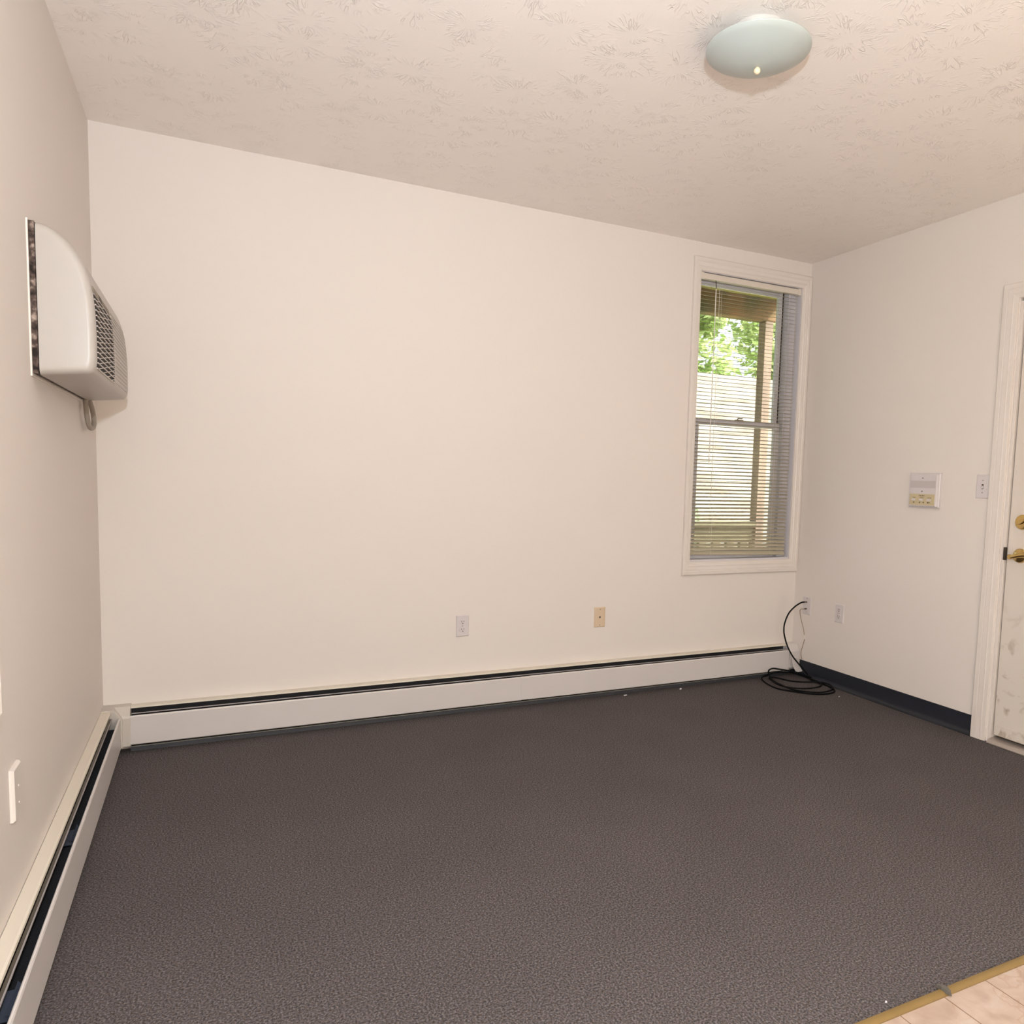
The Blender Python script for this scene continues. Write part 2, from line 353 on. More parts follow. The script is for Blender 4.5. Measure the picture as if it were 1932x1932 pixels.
# ------------------------------------------------------------------ mesh helpers
class MB:
    def __init__(s): s.v = []; s.f = []
    def add(s, vs, fs):
        o = len(s.v); s.v += [tuple(v) for v in vs]; s.f += [tuple(i+o for i in f) for f in fs]; return s
    def box(s, x0, x1, y0, y1, z0, z1):
        return s.add([(x0,y0,z0),(x1,y0,z0),(x1,y1,z0),(x0,y1,z0),(x0,y0,z1),(x1,y0,z1),(x1,y1,z1),(x0,y1,z1)],
                     [(0,3,2,1),(4,5,6,7),(0,1,5,4),(1,2,6,5),(2,3,7,6),(3,0,4,7)])
    def prism(s, pts, fn, a, b):
        """closed 2D polygon pts extruded between a and b; fn(p, q, t) -> 3D"""
        n = len(pts)
        vs = [fn(p, q, a) for p, q in pts] + [fn(p, q, b) for p, q in pts]
        fs = [(i, (i+1) % n, n+(i+1) % n, n+i) for i in range(n)] + [tuple(range(n-1, -1, -1)), tuple(range(n, 2*n))]
        return s.add(vs, fs)
    def tube(s, pts, r, n=10, closed=False):
        P = [Vector(p) for p in pts]; m = len(P); rings = []
        ref = Vector((0, 0, 1)); prev = None
        for i in range(m):
            if closed: t = (P[(i+1) % m]-P[i-1])
            else: t = P[min(i+1, m-1)]-P[max(i-1, 0)]
            t.normalize()
            a = prev - t*prev.dot(t) if prev is not None else t.cross(ref if abs(t.z) < 0.9 else Vector((1, 0, 0)))
            if a.length < 1e-6: a = t.orthogonal()
            a.normalize(); b = t.cross(a); prev = a
            rr = r[i] if isinstance(r, (list, tuple)) else r
            rings.append([P[i]+a*rr*cos(2*pi*k/n)+b*rr*sin(2*pi*k/n) for k in range(n)])
        vs = [v for g in rings for v in g]; fs = []
        for i in range(m if closed else m-1):
            j = (i+1) % m
            for k in range(n):
                fs.append((i*n+k, i*n+(k+1) % n, j*n+(k+1) % n, j*n+k))
        if not closed:
            fs += [tuple(range(n-1, -1, -1)), tuple((m-1)*n+k for k in range(n))]
        return s.add(vs, fs)
    def lathe(s, prof, fn, n=48):
        """prof: (r, h) list; fn(x, y, h) -> 3D"""
        vs = []; fs = []; m = len(prof)
        for r, h in prof:
            for k in range(n):
                vs.append(fn(r*cos(2*pi*k/n), r*sin(2*pi*k/n), h))
        for i in range(m-1):
            for k in range(n):
                fs.append((i*n+k, i*n+(k+1) % n, (i+1)*n+(k+1) % n, (i+1)*n+k))
        fs += [tuple(range(n-1, -1, -1)), tuple((m-1)*n+k for k in range(n))]
        return s.add(vs, fs)
    def frame(s, outer, inner, prof, y0=0.0):
        """mitred frame on a wall; outer/inner = (x0,x1,z0,z1); prof = (u, out) with u 0 outer .. 1 inner"""
        loops = []
        for u, d in prof:
            x0, x1, z0, z1 = [a+(b-a)*u for a, b in zip(outer, inner)]
            loops.append([(x0, y0-d, z0), (x1, y0-d, z0), (x1, y0-d, z1), (x0, y0-d, z1)])
        n = len(prof); vs = [v for l in loops for v in l]; fs = []
        for i in range(n):
            j = (i+1) % n
            for k in range(4):
                fs.append((i*4+k, i*4+(k+1) % 4, j*4+(k+1) % 4, j*4+k))
        return s.add(vs, fs)
    def build(s, name, m, parent=None, bevel=0.0, smooth=False, seg=2, loc=None, rotz=0.0):
        me = bpy.data.meshes.new(name); me.from_pydata(s.v, [], s.f); me.update()
        bm = bmesh.new(); bm.from_mesh(me)
        bmesh.ops.recalc_face_normals(bm, faces=bm.faces); bm.to_mesh(me); bm.free()
        if smooth:
            for p in me.polygons: p.use_smooth = True
        me.materials.append(m)
        o = bpy.data.objects.new(name, me); COL.objects.link(o)
        if parent: o.parent = parent
        if loc: o.location = loc
        if rotz: o.rotation_euler = (0, 0, rotz)
        if bevel:
            md = o.modifiers.new('bevel', 'BEVEL'); md.width = bevel; md.segments = seg; md.limit_method = 'ANGLE'; md.angle_limit = radians(30)
        if smooth:
            md = o.modifiers.new('edges', 'EDGE_SPLIT'); md.split_angle = radians(38)
        return o

def thick(pts, t):
    """open polyline -> closed polygon of thickness t (to the left of travel)"""
    n = len(pts); off = []
    for i in range(n):
        a = Vector(pts[max(i-1, 0)]); b = Vector(pts[min(i+1, n-1)]); d = (b-a).normalized()
        off.append((pts[i][0]-d.y*t, pts[i][1]+d.x*t))
    return list(pts)+off[::-1]

def spline(pts, k=6):
    P = [Vector(p) for p in pts]; out = []
    for i in range(len(P)-1):
        p0 = P[max(i-1, 0)]; p1 = P[i]; p2 = P[i+1]; p3 = P[min(i+2, len(P)-1)]
        for j in range(k):
            t = j/k
            out.append(0.5*((2*p1)+(p2-p0)*t+(2*p0-5*p1+4*p2-p3)*t*t+(3*p1-p0-3*p2+p3)*t**3))
    out.append(P[-1]); return out

def tag(o, label=None, cat=None, group=None, kind=None):
    if label: o['label'] = label
    if cat: o['category'] = cat
    if group: o['group'] = group
    if kind: o['kind'] = kind
    return o
def thing(name, loc=(0, 0, 0), rotz=0.0, label=None, cat=None, group=None, kind=None):
    o = bpy.data.objects.new(name, None); COL.objects.link(o)
    o.location = loc; o.rotation_euler = (0, 0, rotz); o.empty_display_size = 0.05
    return tag(o, label, cat, group, kind)
def copy_tree(o, parent=None):
    c = o.copy(); COL.objects.link(c); c.parent = parent
    for ch in list(o.children): copy_tree(ch, c)
    return c
LEFT, RIGHT = pi/2, -pi/2      # local -y points into the room, local +x runs to the right of a viewer

# ------------------------------------------------------------------ shell
WX0, WX1, WZ0, WZ1 = 3.066, 3.852, 0.765, 2.505          # back window opening
LY0, LY1 = -2.70, -1.850                                   # left window opening (y)
DY0, DY1, DZ = -2.36, -1.415, 2.172                        # door opening (y) and head
RX0, RX1, RZ0, RZ1 = 1.9, 3.3, 0.9, 2.2                    # rear window opening

def wall_x(name, x_in, x_out, y0, y1, holes):               # a wall in a y-z plane with one hole
    m = MB(); a, b = sorted((x_in, x_out)); hy0, hy1, hz0, hz1 = holes
    m.box(a, b, y0, hy0, 0, H).box(a, b, hy1, y1, 0, H).box(a, b, hy0, hy1, hz1, H)
    if hz0 > 0: m.box(a, b, hy0, hy1, 0, hz0)
    return tag(m.build(name, M_wall), 'cream painted wall', 'wall', kind='structure')
def wall_y(name, y_in, y_out, x0, x1, holes):
    m = MB(); a, b = sorted((y_in, y_out)); hx0, hx1, hz0, hz1 = holes
    m.box(x0, hx0, a, b, 0, H).box(hx1, x1, a, b, 0, H).box(hx0, hx1, a, b, hz1, H).box(hx0, hx1, a, b, 0, hz0)
    return tag(m.build(name, M_wall), 'cream painted wall', 'wall', kind='structure')
o = wall_y('wall_back', 0, TH, -TH, W+TH, (WX0, WX1, WZ0, WZ1)); o['label'] = 'wide cream back wall with the tall narrow window'
o = wall_x('wall_left', 0, -TH, YR-TH, 0, (LY0, LY1, WZ0, WZ1)); o['label'] = 'cream left wall carrying the white air conditioner'
o = wall_x('wall_right', W, W+TH, YR-TH, 0, (DY0, DY1, 0, DZ)); o['label'] = 'cream right wall with the door and intercom'
o = wall_y('wall_front', YR, YR-TH, 0, W, (RX0, RX1, RZ0, RZ1)); o['label'] = 'cream wall behind the viewer'
STRIP_Y = -2.59
tag(MB().box(0, W, STRIP_Y-0.004, 0, -0.08, 0.0).build('floor', M_carpet), 'dark grey-brown loop pile carpet floor', 'floor', kind='structure')
tag(MB().box(0, W, YR, STRIP_Y-0.004, -0.08, 0.0).build('floor', M_tile), 'pinkish beige marbled tile floor at bottom right', 'floor', kind='structure')
tag(MB().box(-TH, W+TH, YR-TH, TH, H, H+0.1).build('ceiling', M_ceil), 'stomp-textured cream ceiling', 'ceiling', kind='structure')

# brown transition strip between carpet and tile
m = MB(); pr = [(-0.0115, 0.0), (-0.0115, 0.003), (-0.007, 0.0075), (0, 0.0092), (0.007, 0.0085), (0.0105, 0.004), (0.0105, 0.0)]
m.prism(pr, lambda p, q, t: (t, STRIP_Y-0.009+p, q), 0.075, W-0.002)
tag(m.build('trim_1', M_strip, smooth=True), 'brown vinyl strip where the carpet meets the tile', 'trim', kind='structure')

# navy cove base on the right wall
m = MB(); pr = [(0, 0), (0, 0.105), (0.003, 0.105), (0.0035, 0.03), (0.006, 0.016), (0.012, 0.006), (0.019, 0.002), (0.019, 0)]
m.prism(pr, lambda p, q, t: (W-p, t, q), -1.332, -0.004)
tag(m.build('baseboard_right', M_cove, smooth=True), 'navy vinyl cove base along the right wall', 'baseboard', kind='structure')

# ------------------------------------------------------------------ windows
CAS = [(0, 0), (0, 0.014), (0.06, 0.0175), (0.28, 0.0185), (0.34, 0.0155), (0.42, 0.0165), (0.62, 0.0145), (0.70, 0.0155), (0.78, 0.0115), (0.97, 0.010), (1, 0.008), (1, 0)]
def double_hung(name, loc, rotz, w, z0, z1, outer, label, lock=True):
    """local: opening x 0..w, wall face y=0, outside +y"""
    t = thing(name, loc, rotz, label, 'window', kind='structure')
    MB().frame(outer, (0.0, w, z0, z1), CAS).build('window_casing', M_trim, t)
    # jamb liner
    m = MB(); j = 0.012; jl, jr = 0.030, 0.060
    q = 0.0025
    m.box(0, q, 0.0, 0.042, z0, z1).box(w-q, w, 0.0, 0.042, z0, z1).box(q, w-q, 0.0, 0.042, z1-q, z1).box(q, w-q, 0.0, 0.042, z0, z0+j)
    m.box(0, jl, 0.052, TH, z0, z1).box(w-jr, w, 0.052, TH, z0, z1).box(jl, w-jr, 0.042, TH, z1-j, z1).box(jl, w-jr, 0.042, TH, z0, z0+j)
    m.build('window_jamb', M_vinyl, t)
    m = MB()
    for a, b in ((jl-0.010, jl-0.004), (w-jr+0.012, w-jr+0.017)):
        m.box(a, b, 0.0495, 0.052, z0+j, z1-j)
    m.build('window_track', M_vinyl, t)
    m = MB().box(w-jr-0.0148, w-jr, 0.100, 0.112, z0+j, z1-j).box(jl, jl+0.0048, 0.100, 0.112, z0+j, z1-j)
    m.build('weather_strip', M_slot, t)
    zm = 1.628
    def sash(nm, y0, y1, a0, a1, st, bot, top):
        s = MB(); x0, x1 = jl+0.005, w-jr-0.015
        s.box(x0, x0+st, y0, y1, a0, a1).box(x1-st, x1, y0, y1, a0, a1).box(x0+st, x1-st, y0, y1, a0, a0+bot).box(x0+st, x1-st, y0, y1, a1-top, a1)
        so_ = s.build(nm, M_vinyl, t, bevel=0.002)
        MB().box(x0+st-0.004, x1-st+0.004, (y0+y1)/2-0.002, (y0+y1)/2+0.002, a0+bot-0.004, a1-top+0.004).build('pane', M_pane, so_)
        return so_
    sash('upper_sash', 0.092, 0.116, zm-0.016, z1-j, 0.030, 0.034, 0.040)
    lo = sash('lower_sash', 0.062, 0.088, z0+j, zm+0.018, 0.040, 0.048, 0.034)
    if lock:
        s = MB().box(w/2-0.03, w/2+0.025, 0.064, 0.088, zm+0.018, zm+0.026)
        s.tube([(w/2-0.015, 0.075, zm+0.026), (w/2-0.012, 0.074, zm+0.034), (w/2+0.02, 0.07, zm+0.034)], 0.004, 8)
        s.build('sash_lock', M_screw, t)
    return t
double_hung('window_1', (WX0, 0, 0), 0, WX1-WX0, WZ0, WZ1, (3.012-WX0, W-0.002-WX0, 0.683, 2.583),
            'tall narrow double-hung window in cream casing at the back right corner')
double_hung('window_2', (0, LY0, 0), LEFT, LY1-LY0, WZ0, WZ1, (-0.074, 0.092+LY1-LY0, 0.690, 2.583),
            'window on the left wall, only its casing corner in view at the left edge')
double_hung('window_3', (RX1, YR, 0), pi, RX1-RX0, RZ0, RZ1, (-0.07, 0.07+RX1-RX0, RZ0-0.07, RZ1+0.07), 'window in the wall behind the viewer')

# mini blind in the back window
bl = thing('window_blind', (WX0, 0, 0), 0, 'ivory mini blind with thin tilted slats hanging in the tall back window', 'blind')
bw = WX1-WX0; bx0, bx1 = 0.016, bw-0.022
hr = MB(); hr.box(bx0-0.010, bx1+0.016, 0.006, 0.034, 2.464, 2.4985)
hr.build('headrail', M_headrail, bl, bevel=0.002)
for a in (bx0-0.0125, bx1-0.004):
    MB().box(a, a+0.022, 0.003, 0.036, 2.460, 2.5015).build('mounting_bracket', M_headrail, bl, bevel=0.001)
sl = MB(); z = 2.440; i = 0; zbot = 0.8175
zs = []
while z > zbot: zs.append(z); z -= 0.0228
for z in zs:
    if z > 1.25: a = 12+(2.44-z)*4.5
    elif z > 0.97: a = 17.5+(1.25-z)*28
    else: a = 25.3+(0.97-z)*190
    a = radians(min(a, 50)); cx = 0.022
    skew = -0.014*max(0, (1.05-z)/0.25)          # the lowest slats sag to the right
    hw = 0.0122; seg = 5; cs = []
    for k in range(seg+1):
        u = -1+2*k/seg; crown = 0.0016*(1-u*u)
        dy = u*hw*cos(a)-crown*sin(a); dz = u*hw*sin(a)+crown*cos(a)
        cs.append((dy, dz))
    nx = 7; vs = []; fs = []
    jit = [random.uniform(-0.0006, 0.0006) for _ in range(nx)]
    for q in range(nx):
        u = q/(nx-1); x = bx0+(bx1-bx0)*u
        for dy, dz in cs: vs.append((x, cx+dy, z+dz+skew*u+jit[q]))
        for dy, dz in cs: vs.append((x, cx+dy-sin(a)*0.0005, z+dz+skew*u+jit[q]-0.0005))
    n2 = 2*(seg+1)
    for q in range(nx-1):
        for k in range(seg):
            b0 = q*n2+k; fs.append((b0, b0+1, b0+n2+1, b0+n2))
            b0 = q*n2+seg+1+k; fs.append((b0+n2, b0+n2+1, b0+1, b0))
    sl.add(vs, fs)
sl.build('slats', M_blind, bl, smooth=True)
br = MB(); br.add([(bx0, 0.012, 0.806), (bx1, 0.012, 0.791), (bx1, 0.032, 0.791), (bx0, 0.032, 0.806), (bx0, 0.012, 0.816), (bx1, 0.012, 0.801), (bx1, 0.032, 0.801), (bx0, 0.032, 0.816)],
                  [(0,3,2,1),(4,5,6,7),(0,1,5,4),(1,2,6,5),(2,3,7,6),(3,0,4,7)])
br.build('bottom_rail', M_blind, bl, bevel=0.003)
for x in (0.165, 0.635):
    MB().tube([(x, 0.0085, 2.465), (x, 0.0085, 0.80)], 0.0007, 5).build('ladder_cord', M_string, bl)
    MB().tube([(x+0.003, 0.0355, 2.465), (x+0.003, 0.0355, 0.80)], 0.0007, 5).build('ladder_cord', M_string, bl)
MB().tube([(0.118, 0.004, 2.415), (0.118, 0.002, 1.36)], 0.0028, 6).build('tilt_wand', M_string, bl)
MB().tube([(0.118, 0.012, 2.468), (0.118, 0.006, 2.45), (0.119, 0.005, 2.43), (0.118, 0.004, 2.412)], 0.0022, 6).build('wand_hook', M_slot, bl)
pts = []
for k in range(120):
    zz = 2.46-k*0.0115; am = 0.0035 if zz < 1.65 else 0.0
    pts.append((0.145+am*sin(zz*95), 0.003+am*cos(zz*95), zz))
MB().tube(pts, 0.0012, 5).build('lift_cord', M_string, bl)

# ------------------------------------------------------------------ door in the right wall
dr = thing('door_1', (W, 0, 0), 0, 'scuffed cream door with brass lock and lever at the right edge', 'door', kind='structure')
m = MB()
def casing_leg(m, ya, yb):      # outer edge ya, inner edge yb
    prof = [(u, d) for u, d in CAS]
    return m.prism(prof, lambda p, q, t: (-q, ya+(yb-ya)*p, t), 0.0, DZ+0.075)
CAS2 = [(0, 0), (0, 0.0135), (0.04, 0.0155), (0.30, 0.0160), (0.34, 0.0150), (0.40, 0.0156), (0.66, 0.0150), (0.70, 0.0155), (0.76, 0.0138), (0.97, 0.0130), (1, 0.012), (1, 0)]
mc = MB(); oy0, oy1, iy0, iy1 = -2.445, -1.331, -2.368, -1.409
loops = []
for u, d in CAS2:
    a = oy1+(iy1-oy1)*u; b = oy0+(iy0-oy0)*u; zt = 2.248+(2.174-2.248)*u
    loops.append([(-d, a, 0.0), (-d, a, zt), (-d, b, zt), (-d, b, 0.0)])
vs = [v for l in loops for v in l]; fs = []
for i in range(len(CAS2)):
    j = (i+1) % len(CAS2)
    for k in range(3): fs.append((i*4+k, i*4+k+1, j*4+k+1, j*4+k))
mc.add(vs, fs)
mc.build('door_casing', M_trim, dr)
m = MB().box(0.001, TH, -1.430, -1.4155, 0, 2.16).box(0.001, TH, -2.3595, -2.345, 0, 2.16).box(0.001, TH, -2.345, -1.430, 2.157, 2.1715)
m.build('door_jamb', M_trim, dr, bevel=0.001)
MB().box(0.06, 0.10, -2.345, -1.430, 0.02, 2.157).build('door_stop', M_slot, dr)
slab = MB().box(0.010, 0.052, -2.342, -1.4375, 0.040, 2.153).build('door_slab', M_door, dr, bevel=0.002)
MB().box(0.0075, 0.010, -2.340, -1.445, 0.042, 0.095).build('door_sweep', M_door, slab, bevel=0.001)
m = MB().prism([(-0.03, 0), (-0.03, 0.006), (-0.018, 0.020), (0.0, 0.024), (0.05, 0.028), (0.11, 0.028), (0.11, 0)], lambda p, q, t: (p, t, q), -2.345, -1.4305)
m.build('threshold', M_alum, dr, bevel=0.002)
MB().box(-0.0008, 0.010, -1.4365, -1.4225, 0.917, 0.980).build('strike_hole', M_slot, dr, bevel=0.002)
# deadbolt and lever (local: out of the wall is -x)
KY = -1.503
m = MB().lathe([(0.0365, 0.0), (0.0365, 0.004), (0.033, 0.009), (0.020, 0.0115), (0.0, 0.012)], lambda x, y, h: (0.010-h, KY+x, 1.107+y))
db = m.build('deadbolt_rose', M_brass, dr, smooth=True)
m = MB(); tp = []
for k in range(20):
    a = 2*pi*k/20; px_, pz_ = 0.021*cos(a), 0.0085*sin(a); c_, s_ = cos(radians(-35)), sin(radians(-35))
    tp.append((KY+px_*c_-pz_*s_, 1.108+px_*s_+pz_*c_))
m.prism(tp, lambda p, q, t: (t, p, q), 0.0, -0.014)
m.build('thumb_turn', M_brass, db, bevel=0.002)
LZ = 0.945
m = MB().lathe([(0.035, 0.0), (0.035, 0.004), (0.031, 0.010), (0.022, 0.0125), (0.014, 0.016), (0.012, 0.045), (0.0, 0.046)], lambda x, y, h: (0.010-h, KY+x, LZ+y))
lv = m.build('lever_rose', M_brass, dr, smooth=True)
m = MB()
lp = spline([(-0.034, KY-0.095, LZ+0.004), (-0.036, KY-0.06, LZ+0.010), (-0.037, KY-0.025, LZ+0.006), (-0.036, KY, LZ-0.002), (-0.034, KY+0.018, LZ-0.005)], 6)
m.tube(lp, [0.0075+0.0045*sin(pi*k/(len(lp)-1)) for k in range(len(lp))], 12)
m.lathe([(0.0, -0.007), (0.010, -0.007), (0.0125, -0.003), (0.0125, 0.003), (0.010, 0.007), (0.0, 0.007)], lambda x, y, h: (-0.034-h, KY+0.022+x, LZ-0.006+y), 24)
m.build('lever_handle', M_brass, lv, smooth=True)

# ------------------------------------------------------------------ baseboard heaters
def heater(t, L_, covers, damper_mat, splice=None, brackets=(), end_kick=0.0):
    """local: x 0..L_ along the wall, -y out from the wall"""
    P = lambda p, q, s: (s, -p, q)
    hood = MB().prism(thick([(0.0015, 0.0), (0.0015, 0.2015), (0.031, 0.2008), (0.0365, 0.1990), (0.0375, 0.1925)][::-1], 0.0016), P, 0, L_)
    hood.build('back_panel', M_hood, t)
    for a, b, dz in covers:
        MB().prism(thick([(0.0645, 0.1600+dz), (0.0650, 0.1672+dz), (0.0672, 0.1685+dz), (0.0705, 0.1672+dz), (0.0728, 0.1625+dz), (0.0735, 0.041), (0.066, 0.036)][::-1], 0.0014), P, a, b).build('front_cover', M_heater, t)
    if splice:
        a, b = splice
        MB().prism(thick([(0.0650, 0.1690), (0.069, 0.1692), (0.0740, 0.1625), (0.0746, 0.041)][::-1], 0.0012), P, a, b).build('splice_cover', M_heater, t)
    d = MB().prism(thick([(0.0330, 0.1725), (0.0365, 0.1715), (0.0405, 0.1690)][::-1], 0.0015), P, 0.004, L_-0.004).build('damper', damper_mat, t)
    MB().prism([(0.0402, 0.1685), (0.0402, 0.1722), (0.0432, 0.1722), (0.0432, 0.1685)], P, 0.004, L_-0.004).build('damper_lip', M_lip, d)
    MB().box(0, L_, -0.008, -0.0025, 0.012, 0.19).build('liner', M_inside, t)  # black sheet over the back panel, paints in the shade inside the heater
    fin = MB(); fin.tube([(0, -0.034, 0.095), (L_, -0.034, 0.095)], 0.011, 10)
    for k in range(int(L_/0.012)):
        x = 0.006+k*0.012; fin.box(x, x+0.0008, -0.054, -0.012, 0.068, 0.125)
    fin.build('fin_tube', M_inside, t)
    MB().prism([(0.046, 0.002), (0.046, 0.020), (0.0485, 0.020), (0.0505, 0.002)], P, 0.0, L_).build('kick_strip', M_kick, t)
    for x in brackets:
        b = MB(); b.add([(x, -0.05, 0.150), (x+0.115, -0.05, 0.150), (x+0.115, -0.061, 0.135), (x+0.02, -0.061, 0.135)] , [(0, 1, 2, 3)])
        b.box(x+0.004, x+0.11, -0.057, -0.010, 0.1335, 0.1350); b.tube([(x+0.105, -0.053, 0.137), (x+0.105, -0.053, 0.142)], 0.004, 8)
        b.build('hanger_bracket', M_bracket, t)

h1 = thing('baseboard_heater', (0.104, 0, 0), 0, 'long white baseboard heater along the foot of the back wall', 'heater', 'baseboard heaters round the room')
heater(h1, 3.745, ((0.0, 1.846, 0.0), (1.8895, 3.735, 0.0015)), M_damper_dark, (1.842, 1.8890), (0.84, 1.70))
# dented end cap at the right end
e = MB(); prof = [(0.001, 0.034), (0.001, 0.206), (0.036, 0.2075), (0.046, 0.204), (0.0745, 0.1705), (0.0775, 0.160), (0.0775, 0.052), (0.060, 0.036)]
e.prism(prof, lambda p, q, s: (s, -p, q), 3.739, 3.8185)
ec = e.build('end_cap', M_heater, h1, bevel=0.003)
rg = [(3.790, 0.112), (3.8165, 0.110), (3.8195, 0.098), (3.815, 0.088), (3.8195, 0.078), (3.812, 0.068), (3.816, 0.058), (3.806, 0.050), (3.790, 0.056)]
MB().prism(rg, lambda p, q, t_: (p, t_, q), -0.0775, -0.0835).build('torn_edge', M_heater, ec)
# the torn flap that hangs off the cap to the carpet
f = MB()
A_, B_, C_ = Vector((3.7345, -0.0800, 0.147)), Vector((3.764, -0.115, 0.0290)), Vector((3.819, -0.110, 0.0300))
L_, Rg = Vector((3.7500, -0.0985, 0.0640)), Vector((3.7800, -0.0900, 0.1000))
nrm = Vector((0.0005, -0.0016, 0.0006))
tri = [A_, L_, B_, C_, Rg]
f.add(tri+[p+nrm for p in tri], [(4, 3, 2, 1, 0), (5, 6, 7, 8, 9)]+[(i, (i+1) % 5, 5+(i+1) % 5, 5+i) for i in range(5)])
f.tube([A_+nrm, Rg+nrm, C_+nrm], 0.0022, 6)          # the folded edge of the flap
f.build('torn_flap', M_heater, ec)

L2 = 3.10
h2 = thing('baseboard_heater', (0, -0.094-L2, 0), LEFT, 'cream baseboard heater running towards the viewer along the left wall', 'heater', 'baseboard heaters round the room')
heater(h2, L2, ((0.0, L2, 0.0),), M_damper, None, (L2-1.145+0.02, L2-1.93+0.02))

# inside corner cover joining the two heaters
prof = [(0.0, 0.034), (0.0, 0.2065), (0.046, 0.2050), (0.0735, 0.1715), (0.0775, 0.160), (0.0775, 0.034)]
cc = thing('heater_corner_cover', (0, 0, 0), 0, 'cream inside-corner cover joining the two baseboard heaters at the left back corner', 'heater cover')
MB().prism(prof, lambda p, q, s: (s, -p, q), 0.0, 0.1065).build('back_leg', M_corner, cc, bevel=0.0015)
MB().prism(prof, lambda p, q, s: (p, -s, q), 0.0, 0.0935).build('side_leg', M_corner, cc, bevel=0.0015)

# ------------------------------------------------------------------ wall plates (local: -y out of the wall, origin at plate centre)
def plate(t, w_, h_, d_, m_, nm='cover_plate'):
    m = MB(); a, b = w_/2, h_/2; c = 0.004
    m.prism([(-a, 0), (-a, 0.6*d_), (-a+c, d_), (a-c, d_), (a, 0.6*d_), (a, 0)], lambda p, q, s: (p, -q, s), -b+c, b-c)
    m = MB(); o_ = [(-a, -b), (a, -b), (a, b), (-a, b)]; i_ = [(-a+c, -b+c), (a-c, -b+c), (a-c, b-c), (-a+c, b-c)]
    vs = [(x, 0, z_) for x, z_ in o_]+[(x, -0.5*d_, z_) for x, z_ in o_]+[(x, -d_, z_) for x, z_ in i_]
    fs = [(3, 2, 1, 0), (8, 9, 10, 11)]+[(r*4+k, r*4+(k+1) % 4, (r+1)*4+(k+1) % 4, (r+1)*4+k) for r in range(2) for k in range(4)]
    m.add(vs, fs)
    return m.build(nm, m_, t)
def disc(t, x, z_, r, y, m_, nm, d_=0.0012, n=14):
    return MB().lathe([(r, 0), (r, d_*0.6), (r*0.7, d_), (0, d_)], lambda a, b, h: (x+a, y-h, z_+b), n).build(nm, m_, t, smooth=False)
def outlet(loc, rotz, label):
    t = thing('power_outlet', loc, rotz, label, 'outlet', 'duplex power outlets')
    plate(t, 0.070, 0.1145, 0.006, M_white)
    for zc in (0.0205, -0.0205):
        m = MB(); pp = []
        for k in range(32):
            a = 2*pi*k/32; x = 0.0172*cos(a); z_ = max(-0.0138, min(0.0138, 0.0172*sin(a))); pp.append((x, zc+z_))
        m.prism(pp, lambda p, q, s: (p, -s, q), 0.004, 0.0078)
        r = m.build('receptacle', M_white, t, bevel=0.0006)
        MB().box(-0.0076, -0.0052, -0.0083, -0.0070, zc-0.001, zc+0.0085).build('slot', M_slot, r)
        MB().box(0.0052, 0.0074, -0.0083, -0.0070, zc+0.0005, zc+0.0080).build('slot', M_slot, r)
        disc(r, 0.0, zc-0.0072, 0.0030, -0.0074, M_slot, 'ground_hole', 0.0009, 12)
    disc(t, 0, 0, 0.0026, -0.006, M_screw, 'screw')
    return t
o1 = outlet((1.630, 0, 0.4585), 0, 'white duplex outlet in the middle of the back wall')
o2 = copy_tree(o1); o2.location = (W, -0.4015, 0.468); o2.rotation_euler = (0, 0, RIGHT); o2['label'] = 'white duplex outlet low on the right wall, beside the cable plate'

t = thing('jack_plate', (2.456, 0, 0.4575), 0, 'ivory phone jack plate low on the back wall right of the outlet', 'wall plate')
plate(t, 0.0715, 0.117, 0.005, M_ivory)
m = MB().prism([(-0.0048, 0.0050), (0.0048, 0.0050), (0.0048, -0.0005), (0.0022, -0.0062), (-0.0022, -0.0062), (-0.0048, -0.0005)], lambda p, q, s: (p, -s, q), 0.0035, 0.0056)
m.build('jack_socket', M_slot, t)
for z_ in (0.046, -0.046): disc(t, 0, z_, 0.003, -0.005, M_screw, 'screw')

t = thing('cable_plate', (W, -0.119, 0.4700), RIGHT, 'white two-port cable plate in the back right corner with cables plugged in', 'wall plate')
plate(t, 0.0745, 0.1145, 0.005, M_white)
for z_ in (0.0475, -0.0435): disc(t, 0.004, z_, 0.003, -0.005, M_screw, 'screw')
for z_ in (0.0235, -0.0205):
    MB().lathe([(0.0055, 0), (0.0055, 0.007), (0.0042, 0.0075), (0.0042, 0.012), (0, 0.012)], lambda a, b, h: (0.002+a, -0.0045-h, z_+b), 12).build('port', M_connector, t)

t = thing('blank_plate', (0, -1.622, 0.472), LEFT, 'white blank wall plate low on the left wall above the heater', 'wall plate')
plate(t, 0.076, 0.128, 0.010, M_trim)
for z_ in (0.012, -0.030): disc(t, 0.004, z_, 0.003, -0.010, M_trim, 'screw')

t = thing('light_switch', (W, -1.2925, 1.2725), RIGHT, 'white toggle light switch on the right wall next to the door casing', 'light switch')
plate(t, 0.0705, 0.119, 0.006, M_white)
MB().box(-0.005, 0.005, -0.0064, -0.004, -0.0125, 0.0125).build('toggle_slot', M_slot, t)
MB().add([(-0.0038, -0.005, -0.010), (0.0038, -0.005, -0.010), (0.0038, -0.005, 0.006), (-0.0038, -0.005, 0.006), (-0.0032, -0.016, -0.010), (0.0032, -0.016, -0.010), (0.0032, -0.017, -0.004), (-0.0032, -0.017, -0.004)],
         [(0,3,2,1),(4,5,6,7),(0,1,5,4),(1,2,6,5),(2,3,7,6),(3,0,4,7)]).build('toggle', M_white, t, bevel=0.0008)
for z_ in (0.030, -0.030): disc(t, 0, z_, 0.0028, -0.006, M_screw, 'screw')

